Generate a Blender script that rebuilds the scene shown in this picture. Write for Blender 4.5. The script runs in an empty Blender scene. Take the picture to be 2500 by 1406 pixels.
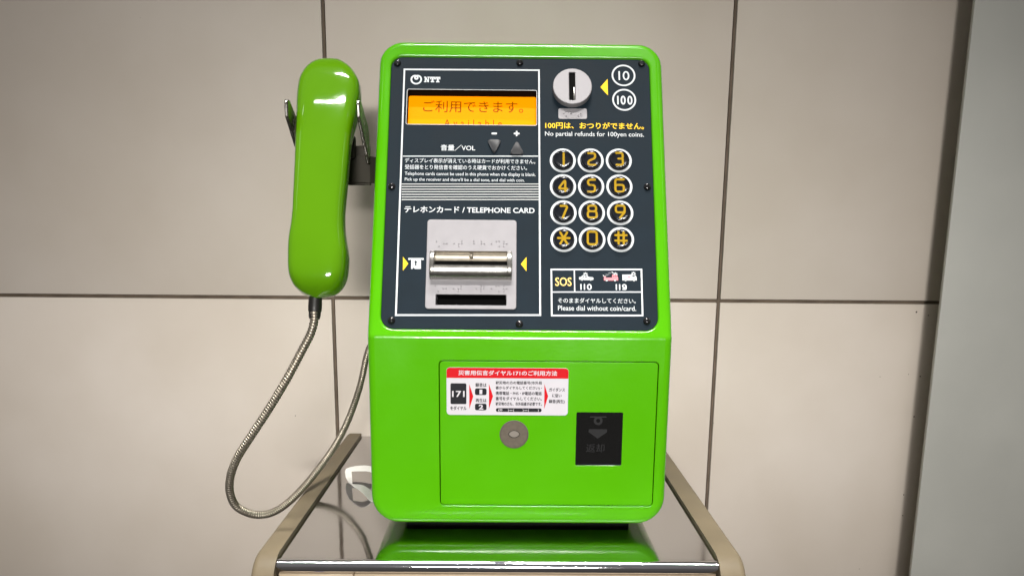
import bpy, bmesh, math, random
from mathutils import Vector, Matrix

random.seed(7)
scene = bpy.context.scene
C = scene.collection
RAD = math.radians

# ------------------------------------------------------------------ camera
cam_d = bpy.data.cameras.new('camera')
cam = bpy.data.objects.new('camera', cam_d)
C.objects.link(cam)
scene.camera = cam
PITCH, YAW, ROLL = 0.188248, 0.008585, -0.008765
cp, sp, cy, sy = math.cos(PITCH), math.sin(PITCH), math.cos(YAW), math.sin(YAW)
fwd = Vector((sy * cp, cy * cp, -sp))
right = Vector((cy, -sy, 0))
down = fwd.cross(right)
cr, sr = math.cos(ROLL), math.sin(ROLL)
r2 = right * cr + down * sr
d2 = down * cr - right * sr
m = Matrix((r2, -d2, -fwd)).transposed().to_4x4()
m.translation = (-0.013943, -0.732393, 0.305388)
cam.matrix_world = m
cam_d.sensor_width = 36.0
cam_d.lens = 1886.12 / 2500 * 36.0
cam_d.shift_y = (909.17 - 703) / 2500
cam_d.clip_start = 0.02
cam_d.clip_end = 100

# ------------------------------------------------------------------ ambient light of the hall
world = bpy.data.worlds.new('World')
scene.world = world
world.use_nodes = True
nt = world.node_tree
bg = nt.nodes['Background']
tc = nt.nodes.new('ShaderNodeTexCoord')
sep = nt.nodes.new('ShaderNodeSeparateXYZ')
mr = nt.nodes.new('ShaderNodeMapRange')
mr.inputs['From Min'].default_value = -1
mr.inputs['From Max'].default_value = 1
rp = nt.nodes.new('ShaderNodeValToRGB')
rp.color_ramp.elements[0].position = 0.0
rp.color_ramp.elements[0].color = (0.16, 0.145, 0.13, 1)
rp.color_ramp.elements[1].position = 1.0
rp.color_ramp.elements[1].color = (0.62, 0.61, 0.60, 1)
for pos, col in ((0.42, (0.26, 0.24, 0.22)), (0.56, (0.40, 0.385, 0.37)), (0.8, (0.50, 0.49, 0.48))):
    e = rp.color_ramp.elements.new(pos)
    e.color = (*col, 1)
nt.links.new(tc.outputs['Generated'], sep.inputs[0])
nt.links.new(sep.outputs['Z'], mr.inputs['Value'])
nt.links.new(mr.outputs['Result'], rp.inputs['Fac'])
nt.links.new(rp.outputs['Color'], bg.inputs['Color'])
bg.inputs['Strength'].default_value = 0.37


def area(name, loc, target, sx, sy_, power, col=(1, 0.97, 0.92), spread=180):
    d = bpy.data.lights.new(name, 'AREA')
    d.shape = 'RECTANGLE'
    d.size, d.size_y = sx, sy_
    d.energy = power
    d.color = col
    d.spread = RAD(spread)
    o = bpy.data.objects.new(name, d)
    C.objects.link(o)
    o.location = loc
    o.rotation_euler = (Vector(target) - Vector(loc)).to_track_quat('-Z', 'Y').to_euler()
    return o


# a row of fluorescent tubes on the ceiling, in fittings that throw the light down
for x_ in (-0.66, 0.60):
    area('ceiling_tube', (x_, -0.78, 2.60), (x_, -0.36, 0.0), 1.2, 0.045, 8.2, spread=39)
    area('ceiling_tube', (x_, 0.0, 2.60), (x_, 0.0, 0.0), 1.2, 0.035, 1.9, spread=22)
for x_ in (-2.25, 2.2):
    area('ceiling_tube', (x_, -0.70, 2.2), (x_ * 0.3, -0.2, 0.2), 0.05, 1.2, 0.6, spread=110)
# a row of lights far down the hall behind the viewer
area('hall_light', (0.0, -4.2, 0.66), (-0.02, 0.36, 0.15), 1.1, 0.18, 3.75, spread=22)

scene.view_settings.view_transform = 'Standard'
scene.view_settings.look = 'None'
scene.view_settings.gamma = 1
scene.view_settings.exposure = 0
scene.view_settings.use_curve_mapping = False
scene.cycles.max_bounces = 10
scene.cycles.use_denoising = True

ALPHA, ZC, YW = 0.394187, 0.200264, 0.365194
SA, CA = math.sin(ALPHA), math.cos(ALPHA)
# face frame: millimetres across (u), up the sloping face from the crease (v), out of it (w)
MP = Matrix(((1, 0, 0, 0), (0, SA, -CA, 0), (0, CA, SA, ZC), (0, 0, 0, 1))) @ Matrix.Scale(0.001, 4)
# front frame: millimetres across, height above the shelf, out of the vertical front
MF = Matrix(((1, 0, 0, 0), (0, 0, -1, 0), (0, 1, 0, 0), (0, 0, 0, 1))) @ Matrix.Scale(0.001, 4)

# measured layout of the faces, millimetres
G = {
'main_TL': [(-120.5,284.34),(18.46,285.02),(19.15,22.56),(-119.89,21.43)],
'div': [(-118.87,187.22),(17.45,188.63)],
'stripes': [(-119.06,157.08),(18.22,158.44),(-118.49,140.45),(18.19,141.78)],
'logo': (-113.82,-102.14,267.14,278.25),
'ntt': (-99.98,-83.25,269.85,276.13),
'disp': (-116.92,15.76,222.0,262.19),
'disp_text': (-101.55,2.63,243.27,256.83),
'avail': (-79.29,-19.64,227.35,235.29),
'orange': (-118.1,16.12,227.11,260.75),
'minus': (-30.15,-24.04,211.86,214.48),
'plus': (-7.44,-1.21,210.31,216.28),
'vdown': (-34.55,-19.33,190.17,205.55),
'vup': (-11.72,3.51,190.06,205.44),
'vol': (-80.93,-46.18,193.68,200.42),
'j1': (-116.57,14.6,180.17,185.22),
'j2': (-116.34,6.26,173.11,178.14),
'e1': (-116.3,14.91,165.7,170.35),
'e2': (-116.09,3.8,159.72,164.13),
'tel': (-115.38,13.82,126.86,133.64),
'plate': (-92.24,-3.97,27.64,119.38),
'tri': [(-56.18,115.34),(-40.32,115.49),(-48.14,108.45)],
'br1': [(-82.81,96.68),(-80.0,91.4),(-75.27,94.13),(-72.53,94.16),(-65.33,94.22),(-60.6,94.26),(-60.55,91.58),(-57.91,96.9),(-57.86,94.29),(-45.9,97.01),(-45.86,94.4),(-38.49,97.08),(-38.45,94.47),(-35.71,94.49),(-28.37,94.41),(-23.73,97.22),(-20.98,97.24),(-20.93,91.87),(-16.38,97.28),(-16.36,94.52),(-16.34,91.91),(-13.61,94.55)],
'br2': [(-82.39,50.8),(-79.62,45.52),(-74.95,48.25),(-72.24,48.27),(-64.93,48.19),(-60.25,48.23),(-57.55,48.25),(-57.6,50.87),(-60.21,45.68),(-42.78,48.3),(-38.08,51.04),(-35.5,51.06),(-38.04,48.34),(-35.47,48.37),(-38.14,45.72),(-28.15,48.43),(-23.5,51.16),(-20.79,51.18),(-20.74,45.87),(-16.04,51.22),(-16.02,48.53),(-13.31,48.55),(-16.0,45.91)],
'slot_house': (-88.08,-8.48,56.49,86.11),
'slot_in': (-83.8,-13.16,68.63,85.17),
'slot2': (-81.96,-13.57,31.55,42.32),
'ytri1': [(-115.05,80.53),(-109.62,73.66),(-114.73,66.37)],
'cardicon': [(-109.84,79.32),(-94.8,79.45),(-94.75,77.56),(-96.8,77.55),(-97.51,78.53),(-97.21,68.31),(-103.15,68.25),(-103.52,69.15),(-104.22,69.59),(-104.88,69.13),(-105.36,68.23),(-106.81,68.22),(-106.88,78.44),(-107.7,77.45),(-109.78,77.43)],
'cardarrow': [(-102.49,77.14),(-100.54,74.46),(-101.74,74.72),(-101.64,71.49),(-103.0,71.48),(-103.1,74.7),(-104.2,74.43)],
'ytri2': [(5.8,81.39),(5.82,66.78),(0.35,74.14)],
'coin': (32.86,72.99,246.19,285.12),
'coinface': (32.35,72.05,243.31,281.84),
'coinslot': (48.59,55.23,246.47,278.09),
'cbr': (38.15,67.45,230.04,241.76),
'cbrd': [(46.36,238.43),(43.77,235.75),(46.31,232.96),(51.02,238.48),(50.99,235.83),(61.27,235.94),(58.67,233.27),(61.4,233.3)],
'ytri3': [(81.66,266.37),(89.38,275.89),(89.32,256.99)],
'r10': (93.52,118.23,267.72,292.35),
'r100': (93.58,118.28,239.96,264.59),
't10': (100.02,111.97,274.46,285.01),
't100': (98.33,114.47,246.78,256.83),
'yj': (24.71,125.33,219.16,226.6),
'ye': (24.43,125.03,209.57,216.1),
'keys': [(42.28,184.16),(70.46,184.45),(98.82,184.64),(42.23,156.15),(70.45,156.34),(98.78,156.52),(42.43,128.1),(70.62,128.27),(98.91,128.45),(42.46,100.0),(70.52,100.16),(98.86,100.42)],
'keyring': [(29.09,55.31,171.14,197.45)],
'digits': {'1':(41.76,44.13,177.16,191.3),'2':(66.56,75.68,176.88,191.6),'3':(94.8,103.4,177.16,192.17),'4':(36.31,47.01,148.05,162.73),'5':(65.62,74.84,147.95,163.01),'6':(93.12,103.74,148.23,163.58),'7':(38.45,47.52,120.51,134.79),'8':(65.22,76.1,120.59,135.34),'9':(93.12,103.93,120.85,135.6),'0':(64.81,75.79,92.7,107.96),'*':(35.51,48.96,93.17,106.97),'#':(91.91,105.13,93.5,107.77)},
'sosbox': [(30.12,68.79),(118.29,69.56),(118.12,22.95),(30.35,22.24)],
'sosdiv': [(30.32,45.85),(118.22,46.58),(52.59,68.86),(52.77,46.33)],
'sos': (33.9,49.77,52.03,60.84),
't110': (57.93,69.4,48.23,54.42),
't119': (92.42,103.43,48.32,54.51),
'car': (57.01,71.27,57.63,63.04),
'fire': (81.43,95.23,57.23,64.06),
'amb': (99.45,113.45,57.39,64.42),
'ladder': [(80.33,63.38),(89.99,66.89),(90.92,65.49),(81.26,61.91)],
'sj': (36.45,111.88,34.96,40.0),
'se': (36.4,111.98,27.36,32.38),
'screws': [(-127.92,291.31),(-1.45,293.27),(125.02,293.81),(-128.75,154.35),(126.76,156.43),(-124.01,16.1),(-0.94,13.41),(122.1,17.25)],
'st': (-70.9,47.0,123.6,170.4),
'st_red': (-70.8,46.6,160.4,170.4),
'st_title': (-59.5,36.0,162.9,167.9),
'st_171b': (-67.1,-51.7,134.4,155.0),
'st_171': (-65.6,-53.4,141.4,147.5),
'st_wo': (-67.4,-51.6,128.4,132.4),
'st_roku': (-43.0,-32.1,151.6,155.5),
'st_b1': (-43.4,-32.1,143.5,150.2),
'st_1': (-39.0,-36.3,144.5,149.0),
'st_sai': (-42.8,-32.1,136.4,140.2),
'st_b2': (-43.4,-32.1,128.4,135.0),
'st_2': (-39.7,-35.3,129.3,134.0),
'st_l1': (-23.5,21.3,153.8,157.6),
'st_l2': (-23.4,21.4,148.8,152.5),
'st_l3': (-23.4,21.4,143.7,147.3),
'st_l4': (-23.4,21.5,138.4,142.1),
'st_l5': (-23.4,21.6,133.2,136.8),
'st_bar': (-23.0,21.5,127.0,130.7),
'st_bart': (-20.7,18.7,127.2,130.0),
'st_r1': (28.4,43.8,147.5,151.2),
'st_r2': (31.5,40.7,141.7,145.4),
'st_r3': (28.4,43.7,135.4,139.6),
'st_tris': [[(-48.9,154.2),(-48.9,129.6),(-45.0,142.3)],[(-29.9,154.7),(-29.8,129.7),(-25.9,142.5)],[(23.8,154.9),(24.0,130.1),(27.6,142.8)]],
'handset': [(288.0,-210.2,-185.2),(286.1,-213.0,-183.2),(280.5,-218.9,-175.7),(275.0,-222.4,-170.8),(265.3,-225.9,-165.0),(249.7,-226.2,-163.4),(236.0,-225.3,-164.7),(213.4,-223.1,-166.3),(195.6,-222.2,-168.5),(173.5,-221.3,-169.3),(151.6,-220.7,-169.8),(130.0,-220.4,-170.8),(119.4,-220.1,-171.3),(104.5,-221.2,-170.9),(91.8,-223.3,-169.1),(79.3,-223.5,-167.1),(62.6,-222.9,-167.7),(54.4,-221.1,-169.2),(46.2,-216.7,-173.3),(40.0,-208.5,-180.0)],
'h_top': [(-198.3,291.23)],
'h_bot': [(-195.45,36.37)],
}

# ------------------------------------------------------------------ materials
def mat(name, col, rough=0.5, metal=0.0, **kw):
    mt = bpy.data.materials.new(name)
    mt.use_nodes = True
    n = mt.node_tree
    b = n.nodes['Principled BSDF']
    b.inputs['Base Color'].default_value = (*col, 1)
    b.inputs['Roughness'].default_value = rough
    b.inputs['Metallic'].default_value = metal
    for k, v in kw.items():
        b.inputs[k.replace('_', ' ')].default_value = v
    return mt


def vary(mt, scale, amount, rough_amount=0.0, bump=0.0, bump_scale=None, stretch=(1, 1, 1), detail=5):
    """noise in the base colour (real mottling), the gloss and the relief"""
    n = mt.node_tree
    L = n.links
    b = n.nodes['Principled BSDF']
    geo = n.nodes.new('ShaderNodeNewGeometry')
    mp = n.nodes.new('ShaderNodeMapping')
    mp.inputs['Scale'].default_value = stretch
    L.new(geo.outputs['Position'], mp.inputs['Vector'])
    nz = n.nodes.new('ShaderNodeTexNoise')
    nz.inputs['Scale'].default_value = scale
    nz.inputs['Detail'].default_value = detail
    L.new(mp.outputs[0], nz.inputs['Vector'])
    if amount:
        c = tuple(b.inputs['Base Color'].default_value)[:3]
        r = n.nodes.new('ShaderNodeValToRGB')
        r.color_ramp.elements[0].position = 0.3
        r.color_ramp.elements[1].position = 0.7
        r.color_ramp.elements[0].color = (*[x * (1 - amount) for x in c], 1)
        r.color_ramp.elements[1].color = (*[min(1, x * (1 + amount)) for x in c], 1)
        L.new(nz.outputs['Fac'], r.inputs['Fac'])
        L.new(r.outputs['Color'], b.inputs['Base Color'])
    if rough_amount:
        mr_ = n.nodes.new('ShaderNodeMapRange')
        r0 = b.inputs['Roughness'].default_value
        mr_.inputs['From Min'].default_value = 0.3
        mr_.inputs['From Max'].default_value = 0.7
        mr_.inputs['To Min'].default_value = max(0.0, r0 - rough_amount)
        mr_.inputs['To Max'].default_value = r0 + rough_amount
        L.new(nz.outputs['Fac'], mr_.inputs['Value'])
        L.new(mr_.outputs[0], b.inputs['Roughness'])
    if bump:
        n2 = n.nodes.new('ShaderNodeTexNoise')
        n2.inputs['Scale'].default_value = bump_scale or scale * 4
        n2.inputs['Detail'].default_value = 2
        L.new(mp.outputs[0], n2.inputs['Vector'])
        bp = n.nodes.new('ShaderNodeBump')
        bp.inputs['Strength'].default_value = 1.0
        bp.inputs['Distance'].default_value = bump
        L.new(n2.outputs['Fac'], bp.inputs['Height'])
        L.new(bp.outputs[0], b.inputs['Normal'])
    return mt


M = {}
M['green'] = vary(mat('green_enamel', (0.070, 0.345, 0.0002), 0.15, Coat_Weight=0.2, Coat_Roughness=0.04), 14, 0.03, 0.05, 0.00009, 200)
M['green_plastic'] = vary(mat('green_plastic', (0.078, 0.222, 0.0002), 0.09, Coat_Weight=0.3, Coat_Roughness=0.03), 18, 0.03, 0.03, 0.0001, 60)
M['charcoal'] = vary(mat('charcoal_panel', (0.0075, 0.0145, 0.0215), 0.6, Specular_IOR_Level=0.11), 40, 0.10, 0.05, 0.00002, 3000)
M['recess'] = mat('recess_black', (0.004, 0.004, 0.004), 0.8, Specular_IOR_Level=0.05)
M['white_ink'] = mat('white_ink', (0.58, 0.61, 0.635), 0.6, Specular_IOR_Level=0.12)
M['grey_ink'] = mat('grey_ink', (0.50, 0.51, 0.51), 0.6, Specular_IOR_Level=0.12)
M['yellow_ink'] = mat('yellow_ink', (0.88, 0.58, 0.03), 0.6, Specular_IOR_Level=0.12)
M['amber_ink'] = mat('amber_ink', (0.92, 0.62, 0.20), 0.6, Specular_IOR_Level=0.12)
M['gold_ink'] = mat('gold_ink', (0.33, 0.20, 0.004), 0.6, Specular_IOR_Level=0.12)
M['pink_ink'] = mat('pink_ink', (0.82, 0.24, 0.27), 0.6, Specular_IOR_Level=0.12)
M['red_ink'] = mat('red_ink', (0.50, 0.005, 0.010), 0.6, Specular_IOR_Level=0.12)
M['black_ink'] = mat('black_ink', (0.014, 0.014, 0.018), 0.6, Specular_IOR_Level=0.12)
M['sticker'] = vary(mat('sticker_vinyl', (0.54, 0.52, 0.56), 0.6, Specular_IOR_Level=0.12), 60, 0.02)
M['blue_ink'] = mat('blue_ink', (0.01, 0.03, 0.30), 0.4)
M['faint_ink'] = mat('faint_ink', (0.017, 0.017, 0.018), 0.6, Specular_IOR_Level=0.12)
M['key'] = mat('key_black', (0.005, 0.006, 0.009), 0.18, Specular_IOR_Level=0.4, Coat_Weight=0.1, Coat_Roughness=0.08)
M['button'] = mat('button_grey', (0.040, 0.041, 0.045), 0.42, Specular_IOR_Level=0.3)
M['screw'] = mat('screw_black', (0.008, 0.008, 0.009), 0.12)
M['silver'] = vary(mat('silver_casting', (0.275, 0.265, 0.28), 0.5, 0.3), 90, 0.04, 0.05, 0.00004, 2200)
M['satin'] = vary(mat('satin_metal', (0.40, 0.385, 0.36), 0.24, 0.95), 120, 0.03, 0.04)
M['nickel'] = vary(mat('worn_nickel', (0.27, 0.24, 0.195), 0.40, 0.8), 200, 0.08, 0.05)
M['dark_metal'] = vary(mat('dark_bracket_metal', (0.040, 0.036, 0.028), 0.5, Specular_IOR_Level=0.06), 60, 0.10, 0.06)
M['prong'] = vary(mat('cradle_steel', (0.26, 0.25, 0.235), 0.24, 0.95), 90, 0.08, 0.06)
M['lock'] = vary(mat('lock_brass_grey', (0.105, 0.088, 0.068), 0.55, 0.0, Specular_IOR_Level=0.15), 300, 0.10, 0.05)
M['lock_eye'] = mat('lock_cylinder', (0.19, 0.17, 0.145), 0.5, 0.0, Specular_IOR_Level=0.2)
M['steel'] = vary(mat('stainless_steel', (0.505, 0.492, 0.497), 0.085, 1.0), 9, 0.03, 0.05, 0.00012, 16)
M['chrome'] = vary(mat('polished_trim', (0.74, 0.74, 0.78), 0.045, 1.0), 30, 0.02, 0.02)
M['khaki'] = vary(mat('khaki_moulding', (0.135, 0.108, 0.069), 0.55, Specular_IOR_Level=0.25), 26, 0.13, 0.08, 0.00006, 900)
M['cabinet'] = vary(mat('cabinet_laminate', (0.56, 0.44, 0.30), 0.5), 20, 0.05)
M['rubber'] = mat('black_rubber', (0.012, 0.011, 0.010), 0.45)
M['base'] = mat('base_black', (0.004, 0.005, 0.004), 0.7, Specular_IOR_Level=0.1)
M['glass'] = mat('smoked_window', (0.006, 0.006, 0.006), 0.06)
M['paper'] = vary(mat('white_paper', (0.80, 0.78, 0.75), 0.6), 90, 0.04)
M['grout'] = vary(mat('grout', (0.13, 0.098, 0.072), 0.9), 35, 0.25, 0, 0.0006, 300)
M['speck'] = mat('dirt_speck', (0.05, 0.035, 0.025), 0.8)
M['clad'] = vary(mat('grey_green_panel', (0.43, 0.43, 0.40), 0.5), 9, 0.05, 0.05)

# lit amber display
M['screen'] = mat('amber_display', (0.8, 0.24, 0.0), 0.3, Specular_IOR_Level=0.05, Emission_Color=(1.0, 0.25, 0.0, 1), Emission_Strength=0.8)
M['lcd_ink'] = mat('lcd_segments', (0.16, 0.05, 0.0), 0.4, Specular_IOR_Level=0.05, Emission_Color=(0.42, 0.11, 0.0, 1), Emission_Strength=0.3)


def tile_material():
    mt = mat('glazed_tile', (0.60, 0.525, 0.465), 0.62, Specular_IOR_Level=0.22)
    n = mt.node_tree
    L = n.links
    b = n.nodes['Principled BSDF']
    geo = n.nodes.new('ShaderNodeNewGeometry')
    nz = n.nodes.new('ShaderNodeTexNoise')
    nz.inputs['Scale'].default_value = 4.5
    nz.inputs['Detail'].default_value = 6
    L.new(geo.outputs['Position'], nz.inputs['Vector'])
    r = n.nodes.new('ShaderNodeValToRGB')
    r.color_ramp.elements[0].position = 0.3
    r.color_ramp.elements[1].position = 0.72
    r.color_ramp.elements[0].color = (0.565, 0.50, 0.435, 1)
    r.color_ramp.elements[1].color = (0.645, 0.582, 0.525, 1)
    L.new(nz.outputs['Fac'], r.inputs['Fac'])
    mpt = n.nodes.new('ShaderNodeMapping')
    mpt.inputs['Location'].default_value = (0.2594 / 0.5482, 0.5, -0.2020 / 0.60)
    mpt.inputs['Scale'].default_value = (1 / 0.5482, 0.0, 1 / 0.60)
    L.new(geo.outputs['Position'], mpt.inputs['Vector'])
    flo = n.nodes.new('ShaderNodeVectorMath')
    flo.operation = 'FLOOR'
    L.new(mpt.outputs[0], flo.inputs[0])
    wn = n.nodes.new('ShaderNodeTexWhiteNoise')
    wn.noise_dimensions = '3D'
    L.new(flo.outputs[0], wn.inputs['Vector'])
    tone = n.nodes.new('ShaderNodeMapRange')
    tone.inputs['To Min'].default_value = 0.955
    tone.inputs['To Max'].default_value = 1.03
    L.new(wn.outputs['Value'], tone.inputs['Value'])
    mulc = n.nodes.new('ShaderNodeVectorMath')
    mulc.operation = 'SCALE'
    L.new(r.outputs['Color'], mulc.inputs[0])
    L.new(tone.outputs[0], mulc.inputs['Scale'])
    # small dark specks in the glaze
    vo = n.nodes.new('ShaderNodeTexVoronoi')
    vo.inputs['Scale'].default_value = 34
    L.new(geo.outputs['Position'], vo.inputs['Vector'])
    lt = n.nodes.new('ShaderNodeMath')
    lt.operation = 'LESS_THAN'
    lt.inputs[1].default_value = 0.030
    L.new(vo.outputs['Distance'], lt.inputs[0])
    sepc = n.nodes.new('ShaderNodeSeparateColor')
    L.new(vo.outputs['Color'], sepc.inputs[0])
    g = n.nodes.new('ShaderNodeMath')
    g.operation = 'GREATER_THAN'
    g.inputs[1].default_value = 0.93
    L.new(sepc.outputs[0], g.inputs[0])
    mu = n.nodes.new('ShaderNodeMath')
    mu.operation = 'MULTIPLY'
    L.new(lt.outputs[0], mu.inputs[0])
    L.new(g.outputs[0], mu.inputs[1])
    mu2 = n.nodes.new('ShaderNodeMath')
    mu2.operation = 'MULTIPLY'
    mu2.inputs[1].default_value = 0.45
    L.new(mu.outputs[0], mu2.inputs[0])
    mx = n.nodes.new('ShaderNodeMix')
    mx.data_type = 'RGBA'
    L.new(mu2.outputs[0], mx.inputs[0])
    L.new(mulc.outputs[0], mx.inputs[6])
    mx.inputs[7].default_value = (0.16, 0.12, 0.09, 1)
    L.new(mx.outputs[2], b.inputs['Base Color'])
    # the glaze ripples slightly
    n2 = n.nodes.new('ShaderNodeTexNoise')
    n2.inputs['Scale'].default_value = 500
    n2.inputs['Detail'].default_value = 3
    L.new(geo.outputs['Position'], n2.inputs['Vector'])
    bp = n.nodes.new('ShaderNodeBump')
    bp.inputs['Strength'].default_value = 1
    bp.inputs['Distance'].default_value = 0.00005
    L.new(n2.outputs['Fac'], bp.inputs['Height'])
    L.new(bp.outputs[0], b.inputs['Normal'])
    return mt


M['tile'] = tile_material()


# ------------------------------------------------------------------ object helpers
WORLD = {}


def place(o, parent, loc):
    WORLD[o] = Vector(loc)
    o.location = loc
    if parent is not None:
        o.parent = parent
        o.matrix_parent_inverse = Matrix.Translation(-WORLD[parent])


def obj(name, bm, mats, parent=None, M4=None, smooth=40, flat=False):
    """one mesh object, its origin at the middle of its shape"""
    if M4 is not None:
        bm.transform(M4)
    if not isinstance(mats, (list, tuple)):
        mats = [mats]
    lo = Vector((1e9,) * 3)
    hi = -lo
    for v in bm.verts:
        for i in range(3):
            lo[i] = min(lo[i], v.co[i])
            hi[i] = max(hi[i], v.co[i])
    c = (lo + hi) / 2
    if parent is None:
        c.z = lo.z
    bmesh.ops.translate(bm, vec=-c, verts=bm.verts)
    me = bpy.data.meshes.new(name)
    bm.to_mesh(me)
    bm.free()
    for k in mats:
        me.materials.append(M[k])
    if not flat:
        for p in me.polygons:
            p.use_smooth = True
        sharp = {e.index for e in me.edges if e.use_edge_sharp}
        me.set_sharp_from_angle(angle=RAD(smooth))
        for i in sharp:
            me.edges[i].use_edge_sharp = True
    o = bpy.data.objects.new(name, me)
    C.objects.link(o)
    place(o, parent, c)
    return o


def thing(name, label, cat, loc, group=None):
    o = bpy.data.objects.new(name, None)
    o.empty_display_size = 0.05
    C.objects.link(o)
    place(o, None, loc)
    o['label'] = label
    o['category'] = cat
    if group:
        o['group'] = group
    return o


def tag(o, label, cat):
    o['label'] = label
    o['category'] = cat
    return o


# ------------------------------------------------------------------ shape helpers
def rr(x0, x1, y0, y1, r, seg=8, inset=0.0):
    """rounded rectangle, counter-clockwise; r one radius or four (bl, br, tr, tl)"""
    if not isinstance(r, (tuple, list)):
        r = (r,) * 4
    x0, x1, y0, y1 = x0 + inset, x1 - inset, y0 + inset, y1 - inset
    out = []
    for (sx, sy_, a0), q in zip(((0, 0, 180), (1, 0, 270), (1, 1, 0), (0, 1, 90)), r):
        q = max(q - inset, 0.02)
        cx = (x1 - q) if sx else (x0 + q)
        cy_ = (y1 - q) if sy_ else (y0 + q)
        for k in range(seg + 1):
            a = RAD(a0 + 90 * k / seg)
            out.append((cx + q * math.cos(a), cy_ + q * math.sin(a)))
    return out


def ring(bm, pts2, z):
    return [bm.verts.new((x, y, z)) for x, y in pts2]


def bridge(bm, a, b, mi=0, flip=False):
    n = len(a)
    for i in range(n):
        q = [a[i], a[(i + 1) % n], b[(i + 1) % n], b[i]]
        if flip:
            q.reverse()
        f = bm.faces.new(q)
        f.material_index = mi


def plate(outer, holes=(), thick=2.0, fo=0.6, fh=0.4, seg=5, top=0.0, bm=None, mi=0):
    """flat plate whose front lies at z = top; outer and each hole are (x0, x1, y0, y1, r);
    a hole may carry its own depth as a sixth number and fillet as a seventh"""
    bm = bm or bmesh.new()
    cap_edges = []

    def loops(spec, f, depth, hole):
        x0, x1, y0, y1, r = spec[:5]
        rings = []
        for k in range(seg + 1):
            t = k / seg * math.pi / 2
            ins = f * (1 - math.sin(t))
            rings.append(ring(bm, rr(x0, x1, y0, y1, r, inset=(-ins if hole else ins)), top - f * (1 - math.cos(t))))
        rings.append(ring(bm, rr(x0, x1, y0, y1, r), top - depth))
        for a, b in zip(rings, rings[1:]):
            bridge(bm, a, b, mi, flip=not hole)
        n = len(rings[0])
        es = [bm.edges.get((rings[0][i], rings[0][(i + 1) % n])) for i in range(n)]
        return es, rings[-1]

    es, last = loops(outer, fo, thick, False)
    cap_edges += es
    lasts = [last]
    for h in holes:
        es, l2 = loops(h, h[6] if len(h) > 6 else fh, h[5] if len(h) > 5 else thick, True)
        cap_edges += es
        lasts.append(l2)
    for e in cap_edges:
        e.smooth = False
    res = bmesh.ops.triangle_fill(bm, edges=cap_edges, use_beauty=True, normal=(0, 0, 1))
    for g in res['geom']:
        if isinstance(g, bmesh.types.BMFace):
            g.material_index = mi
            if g.normal.z < 0:
                g.normal_flip()
    return bm, lasts


def flat_poly(bm, P, z, mi=0):
    vs = [bm.verts.new((x, y, z)) for x, y in P]
    f = bm.faces.new(vs)
    f.normal_update()
    if f.normal.z < 0:
        f.normal_flip()
    f.material_index = mi
    bmesh.ops.triangulate(bm, faces=[f])


def thick_poly(bm, P, z0, z1, mi=0, bevel=0.0):
    area_ = sum(P[i][0] * P[(i + 1) % len(P)][1] - P[(i + 1) % len(P)][0] * P[i][1] for i in range(len(P)))
    if area_ < 0:
        P = P[::-1]
    a = [bm.verts.new((x, y, z1)) for x, y in P]
    b = [bm.verts.new((x, y, z0)) for x, y in P]
    f = bm.faces.new(a)
    g = bm.faces.new(b[::-1])
    f.material_index = g.material_index = mi
    bridge(bm, b, a, mi)
    if bevel:
        es = list(f.edges)
        bmesh.ops.bevel(bm, geom=es, offset=bevel, segments=2, affect='EDGES', profile=0.5)


def box3(bm, x0, x1, y0, y1, z0, z1, bevel=0.0, mi=0, seg=2):
    vs = [bm.verts.new((x, y, z)) for x in (x0, x1) for y in (y0, y1) for z in (z0, z1)]
    F = ((0, 1, 3, 2), (4, 6, 7, 5), (0, 4, 5, 1), (2, 3, 7, 6), (0, 2, 6, 4), (1, 5, 7, 3))
    fs = [bm.faces.new([vs[i] for i in q]) for q in F]
    for f in fs:
        f.material_index = mi
    if bevel:
        es = list({e for f in fs for e in f.edges})
        bmesh.ops.bevel(bm, geom=es, offset=bevel, segments=seg, affect='EDGES', profile=0.5)


def lathe(bm, prof, cx=0, cy_=0, seg=40, mi=0):
    rings = []
    for r, z in prof:
        if r < 1e-6:
            rings.append([bm.verts.new((cx, cy_, z))])
        else:
            rings.append([bm.verts.new((cx + r * math.cos(2 * math.pi * k / seg), cy_ + r * math.sin(2 * math.pi * k / seg), z)) for k in range(seg)])
    for a, b in zip(rings, rings[1:]):
        for k in range(seg):
            k2 = (k + 1) % seg
            if len(b) == 1:
                f = bm.faces.new((a[k], a[k2], b[0]))
            elif len(a) == 1:
                f = bm.faces.new((a[0], b[k2], b[k]))
            else:
                f = bm.faces.new((a[k], a[k2], b[k2], b[k]))
            f.material_index = mi


def annulus(bm, cx, cy_, r0, r1, z, seg=56, mi=0):
    a = [bm.verts.new((cx + r0 * math.cos(2 * math.pi * k / seg), cy_ + r0 * math.sin(2 * math.pi * k / seg), z)) for k in range(seg)]
    b = [bm.verts.new((cx + r1 * math.cos(2 * math.pi * k / seg), cy_ + r1 * math.sin(2 * math.pi * k / seg), z)) for k in range(seg)]
    bridge(bm, a, b, mi, flip=True)


def disc(bm, cx, cy_, r, z, seg=24, mi=0):
    flat_poly(bm, [(cx + r * math.cos(2 * math.pi * k / seg), cy_ + r * math.sin(2 * math.pi * k / seg)) for k in range(seg)], z, mi)


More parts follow.
